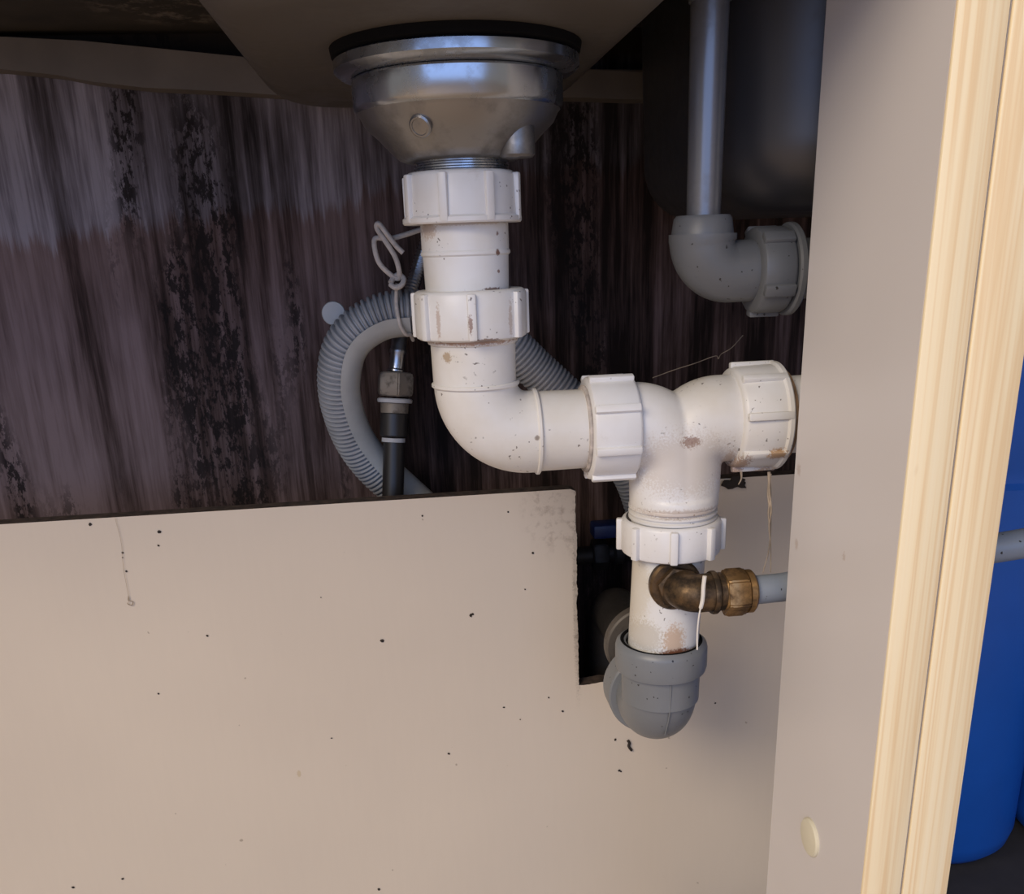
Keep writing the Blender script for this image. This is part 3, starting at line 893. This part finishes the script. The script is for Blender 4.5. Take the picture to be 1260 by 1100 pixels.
lathe(bm, [(0, 0), (0.0074, 0), (0.0078, 0.0006), (0.0078, 0.0022), (0.0074, 0.0028), (0, 0.0028)], (-0.0440, HY + 0.002, 0.5805), (0, -1, 0), 32)
part('eyelet_tab', bm, 'guide', hg, label='round pale tab')

# cord tied round the hose
CY = 0.624
cord = [(0.0200, CY + 0.012, 0.6310), (0.0155, CY + 0.006, 0.6302), (0.0045, CY, 0.6272), (-0.0043, CY, 0.6255), (-0.0118, CY - 0.002, 0.6262), (-0.0132, CY - 0.003, 0.6215), (-0.0110, CY - 0.003, 0.6115), (-0.0036, CY - 0.002, 0.6035), (0.0004, CY - 0.002, 0.6020),
        (0.0010, CY - 0.004, 0.6070), (-0.0010, CY - 0.005, 0.6150), (-0.0060, CY - 0.005, 0.6240), (-0.0108, CY - 0.004, 0.6318), (-0.0095, CY - 0.005, 0.6345), (-0.0050, CY - 0.006, 0.6285), (0.0000, CY - 0.006, 0.6215), (0.0042, CY - 0.006, 0.6170)]
bm = bmesh.new(); tube(bm, spline(cord, 6), 0.0016, 10)
tie = tag(finish('cord_tie', bm, 'cord'), 'off-white cord looped and knotted above the corrugated hose', 'cord')
bm = bmesh.new()
knot = [(-0.0050, CY - 0.004, 0.5985), (-0.0020, CY - 0.0065, 0.5965), (0.0020, CY - 0.006, 0.5980), (0.0035, CY - 0.003, 0.6015), (0.0005, CY - 0.001, 0.6040), (-0.0030, CY - 0.002, 0.6020), (-0.0048, CY - 0.004, 0.5995)]
tube(bm, spline(knot, 6), 0.0017, 10)
part('knot', bm, 'cord', tie)
bm = bmesh.new()
loop = [(-0.0012, CY - 0.003, 0.5985), (-0.0022, HY - 0.0260, 0.5880), (-0.0018, HY - 0.0282, 0.5800), (-0.0005, HY - 0.0282, 0.5725), (0.0025, HY - 0.0245, 0.5670), (0.0055, HY - 0.0195, 0.5660), (0.0070, HY - 0.011, 0.5620)]
tube(bm, spline(loop, 6), 0.0012, 10)
part('wrapped_end', bm, 'cord', tie)

# braided connector behind the hose
bh = empty('braided_hose', (-0.006, 0.675, 0.537), 'thin steel braided hose with silver ferrule above the dull brass nut', 'hose')
bp = resample(spline([(0.066, 0.680, 0.7035), (0.056, 0.685, 0.685), (0.043, 0.688, 0.660), (0.0301, 0.688, 0.6373), (0.0209, 0.686, 0.6220), (0.0124, 0.684, 0.6012), (0.0032, 0.674, 0.5773), (-0.0016, 0.6685, 0.5640)], 16), 0.0006)
bm = bmesh.new(); tube(bm, bp, [0.0050 if (i // 2) % 2 else 0.0044 for i in range(len(bp))], 16)
part('braid', bm, 'braid', bh, 20)
bm = bmesh.new()
lathe(bm, [(0, 0.0), (0.0062, 0.0), (0.0062, 0.001), (0.0053, 0.002), (0.0053, 0.012), (0.0059, 0.013), (0.0059, 0.015), (0.0054, 0.016), (0.0054, 0.036), (0, 0.036)], (-0.0058, 0.6625, 0.5390), (0.0046, 0.006, 0.026), 28)
part('ferrule', bm, 'braid', bh, label='shiny silver ferrule')
su = empty('supply_pipe', (-0.014, 0.668, 0.40), 'black pipe with dull brass nut and white tape below the braided hose', 'pipe')
tilt = Vector((0.0085, 0.013, 0.085))
bm = bmesh.new(); hex_prism(bm, (-0.0077, 0.6600, 0.5225), tilt, 0.0132, 0.0165, 0.15)
bmesh.ops.bevel(bm, geom=list(bm.edges), offset=0.0008, segments=2, affect='EDGES')
part('union_nut', bm, 'brass_dull', su)
bm = bmesh.new(); lathe(bm, [(0, 0), (0.0118, 0), (0.0122, 0.001), (0.0122, 0.0022), (0.0114, 0.0030), (0, 0.0030)], (-0.0083, 0.6593, 0.5182), tilt, 32)
part('tape_band', bm, 'tape', su, label='white tape ring')
bm = bmesh.new(); lathe(bm, [(0, 0), (0.0078, 0), (0.0096, 0.002), (0.0098, 0.0085), (0.0092, 0.0095), (0, 0.0095)], (-0.0093, 0.6580, 0.5092), tilt, 32)
part('lower_nut', bm, 'brass_dull', su)
bm = bmesh.new(); lathe(bm, [(0, 0), (0.0085, 0), (0.0098, 0.001), (0.0100, 0.016), (0.0088, 0.0175), (0, 0.0175)], (-0.0107, 0.6558, 0.4950), tilt, 32)
part('sleeve', bm, 'black', su)
bm = bmesh.new(); lathe(bm, [(0, 0), (0.0082, 0), (0.0082, 0.0028), (0, 0.0028)], (-0.0112, 0.6553, 0.4915), tilt, 32)
part('pale_band', bm, 'tape', su)
bm = bmesh.new(); lathe(bm, [(0, 0), (0.0076, 0), (0.0076, 0.108), (0, 0.108)], (-0.0213, 0.6390, 0.3850), tilt, 32)
part('pipe', bm, 'black', su)

# stop valve in the dark of the notch
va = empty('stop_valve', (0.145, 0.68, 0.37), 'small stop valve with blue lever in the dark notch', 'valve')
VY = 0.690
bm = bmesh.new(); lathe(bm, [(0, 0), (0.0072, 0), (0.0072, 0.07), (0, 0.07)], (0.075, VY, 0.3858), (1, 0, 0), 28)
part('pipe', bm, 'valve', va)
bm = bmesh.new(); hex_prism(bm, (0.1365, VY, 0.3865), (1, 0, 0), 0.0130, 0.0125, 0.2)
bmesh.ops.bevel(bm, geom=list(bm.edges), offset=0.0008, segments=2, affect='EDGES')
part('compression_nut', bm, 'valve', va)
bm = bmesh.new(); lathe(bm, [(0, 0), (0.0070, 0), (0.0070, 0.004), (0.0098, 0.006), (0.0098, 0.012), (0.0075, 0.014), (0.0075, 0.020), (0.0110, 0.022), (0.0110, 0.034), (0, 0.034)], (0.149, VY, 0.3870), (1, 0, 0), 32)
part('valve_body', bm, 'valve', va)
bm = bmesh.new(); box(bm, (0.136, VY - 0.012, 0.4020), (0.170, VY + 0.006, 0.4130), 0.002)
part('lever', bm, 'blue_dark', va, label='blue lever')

# ------------------------------------------------------------------ blue drums in the neighbouring cabinet
def drum(x, y, z, r, h, label):
    d = empty('blue_drum', (x, y, z), label, 'drum', 'blue drums in the neighbouring cabinet')
    bm = bmesh.new()
    g = 0.018
    pr = [(0, 0.004), (r - 0.022, 0.003), (r - 0.016, 0.0), (r - 0.009, 0.003), (r - 0.003, 0.010), (r, 0.022), (r, h - 0.085 - g), (r + 0.0005, h - 0.083 - g), (r - 0.0025, h - 0.079 - g), (r - 0.0025, h - 0.070 - g), (r + 0.0010, h - 0.064 - g), (r + 0.001, h - 0.012), (r - 0.002, h - 0.008), (0, h - 0.008)]
    lathe(bm, pr, (x, y, z), (0, 0, 1), 72)
    part('body', bm, 'blue', d)
    bm = bmesh.new(); lathe(bm, [(r - 0.010, h - 0.009), (r + 0.002, h - 0.009), (r + 0.003, h - 0.006), (r + 0.003, h - 0.002), (r + 0.001, h), (r - 0.010, h)], (x, y, z), (0, 0, 1), 72, True)
    part('rim', bm, 'rim', d, label='pale grey rim')
    bm = bmesh.new(); lathe(bm, [(0, h - 0.003), (r - 0.012, h - 0.003), (r - 0.015, h + 0.004), (0, h + 0.006)], (x, y, z), (0, 0, 1), 56)
    part('lid', bm, 'blue', d)
    return d


drum(0.412, 0.640, 0.140, 0.068, 0.412, 'tall blue plastic drum right behind the pine edge')
drum(0.553, 0.612, 0.140, 0.072, 0.230, 'second blue drum at the lower right edge, mostly out of view')

# ------------------------------------------------------------------ hanging fibres and threads
fi = empty('dry_root_fibres', (0.19, 0.462, 0.445), 'dry brown fibres dangling from the right-hand white nut', 'fibres')
for off, pts in enumerate(([(0.1885, 0.4680, 0.5010), (0.1890, 0.4660, 0.4900), (0.1902, 0.4650, 0.4800), (0.1894, 0.4650, 0.4720), (0.1910, 0.4650, 0.4600), (0.1918, 0.4650, 0.4450)],
                           [(0.1888, 0.4675, 0.5010), (0.1900, 0.4670, 0.4880), (0.1892, 0.4665, 0.4780), (0.1908, 0.4660, 0.4680), (0.1902, 0.4660, 0.4560), (0.1876, 0.4655, 0.4450)],
                           [(0.1895, 0.4675, 0.5000), (0.1886, 0.4672, 0.4900), (0.1898, 0.4668, 0.4810), (0.1910, 0.4664, 0.4720), (0.1906, 0.4660, 0.4610)],
                           [(0.1720, 0.4640, 0.5030), (0.1722, 0.4640, 0.4990), (0.1710, 0.4645, 0.4960)])):
    bm = bmesh.new(); pa = spline(pts, 6); tube(bm, pa, [0.00065 - 0.00045 * i / len(pa) for i in range(len(pa))], 6)
    part('fibre', bm, 'fibre', fi)
bm = bmesh.new(); pa = spline([(0.1450, 0.4362, 0.4565), (0.1444, 0.4358, 0.4510), (0.1440, 0.4352, 0.4440), (0.1430, 0.4358, 0.4375), (0.1425, 0.4360, 0.4330), (0.1424, 0.4370, 0.4240), (0.1428, 0.4375, 0.4150)], 6)
n_ = len(pa)
tube(bm, pa, [0.0011 if i < n_ * .45 else 0.00045 for i in range(n_)], 8)
tag(finish('white_thread', bm, 'thread_white'), 'thin white thread hanging in front of the brass elbow', 'thread')
bm = bmesh.new(); pa = spline([(0.165, 0.62, 0.532), (0.180, 0.62, 0.5366), (0.1939, 0.62, 0.5402), (0.2078, 0.62, 0.5444), (0.2100, 0.62, 0.5425), (0.2120, 0.62, 0.5455), (0.2188, 0.62, 0.5492), (0.2300, 0.63, 0.556)], 6)
tube(bm, pa, 0.0003, 5)
tag(finish('cobweb_strand', bm, 'fibre'), 'pale cobweb strand stretched above the white tee', 'cobweb')
bm = bmesh.new()
bmesh.ops.create_icosphere(bm, subdivisions=3, radius=1.0)
for v in bm.verts:
    j = 1 + 0.22 * math.sin(5.1 * v.co.x + 2.0 * v.co.z) + 0.12 * math.sin(9 * v.co.z + 3 * v.co.x)
    v.co = Vector((0.2185 + v.co.x * 0.0085 * j, 0.5985 + v.co.y * 0.0018, 0.4615 + v.co.z * 0.0042 * j))
tag(finish('dirt_lump', bm, 'speck'), 'dark lump of dirt on the panel top under the right nut', 'dirt')
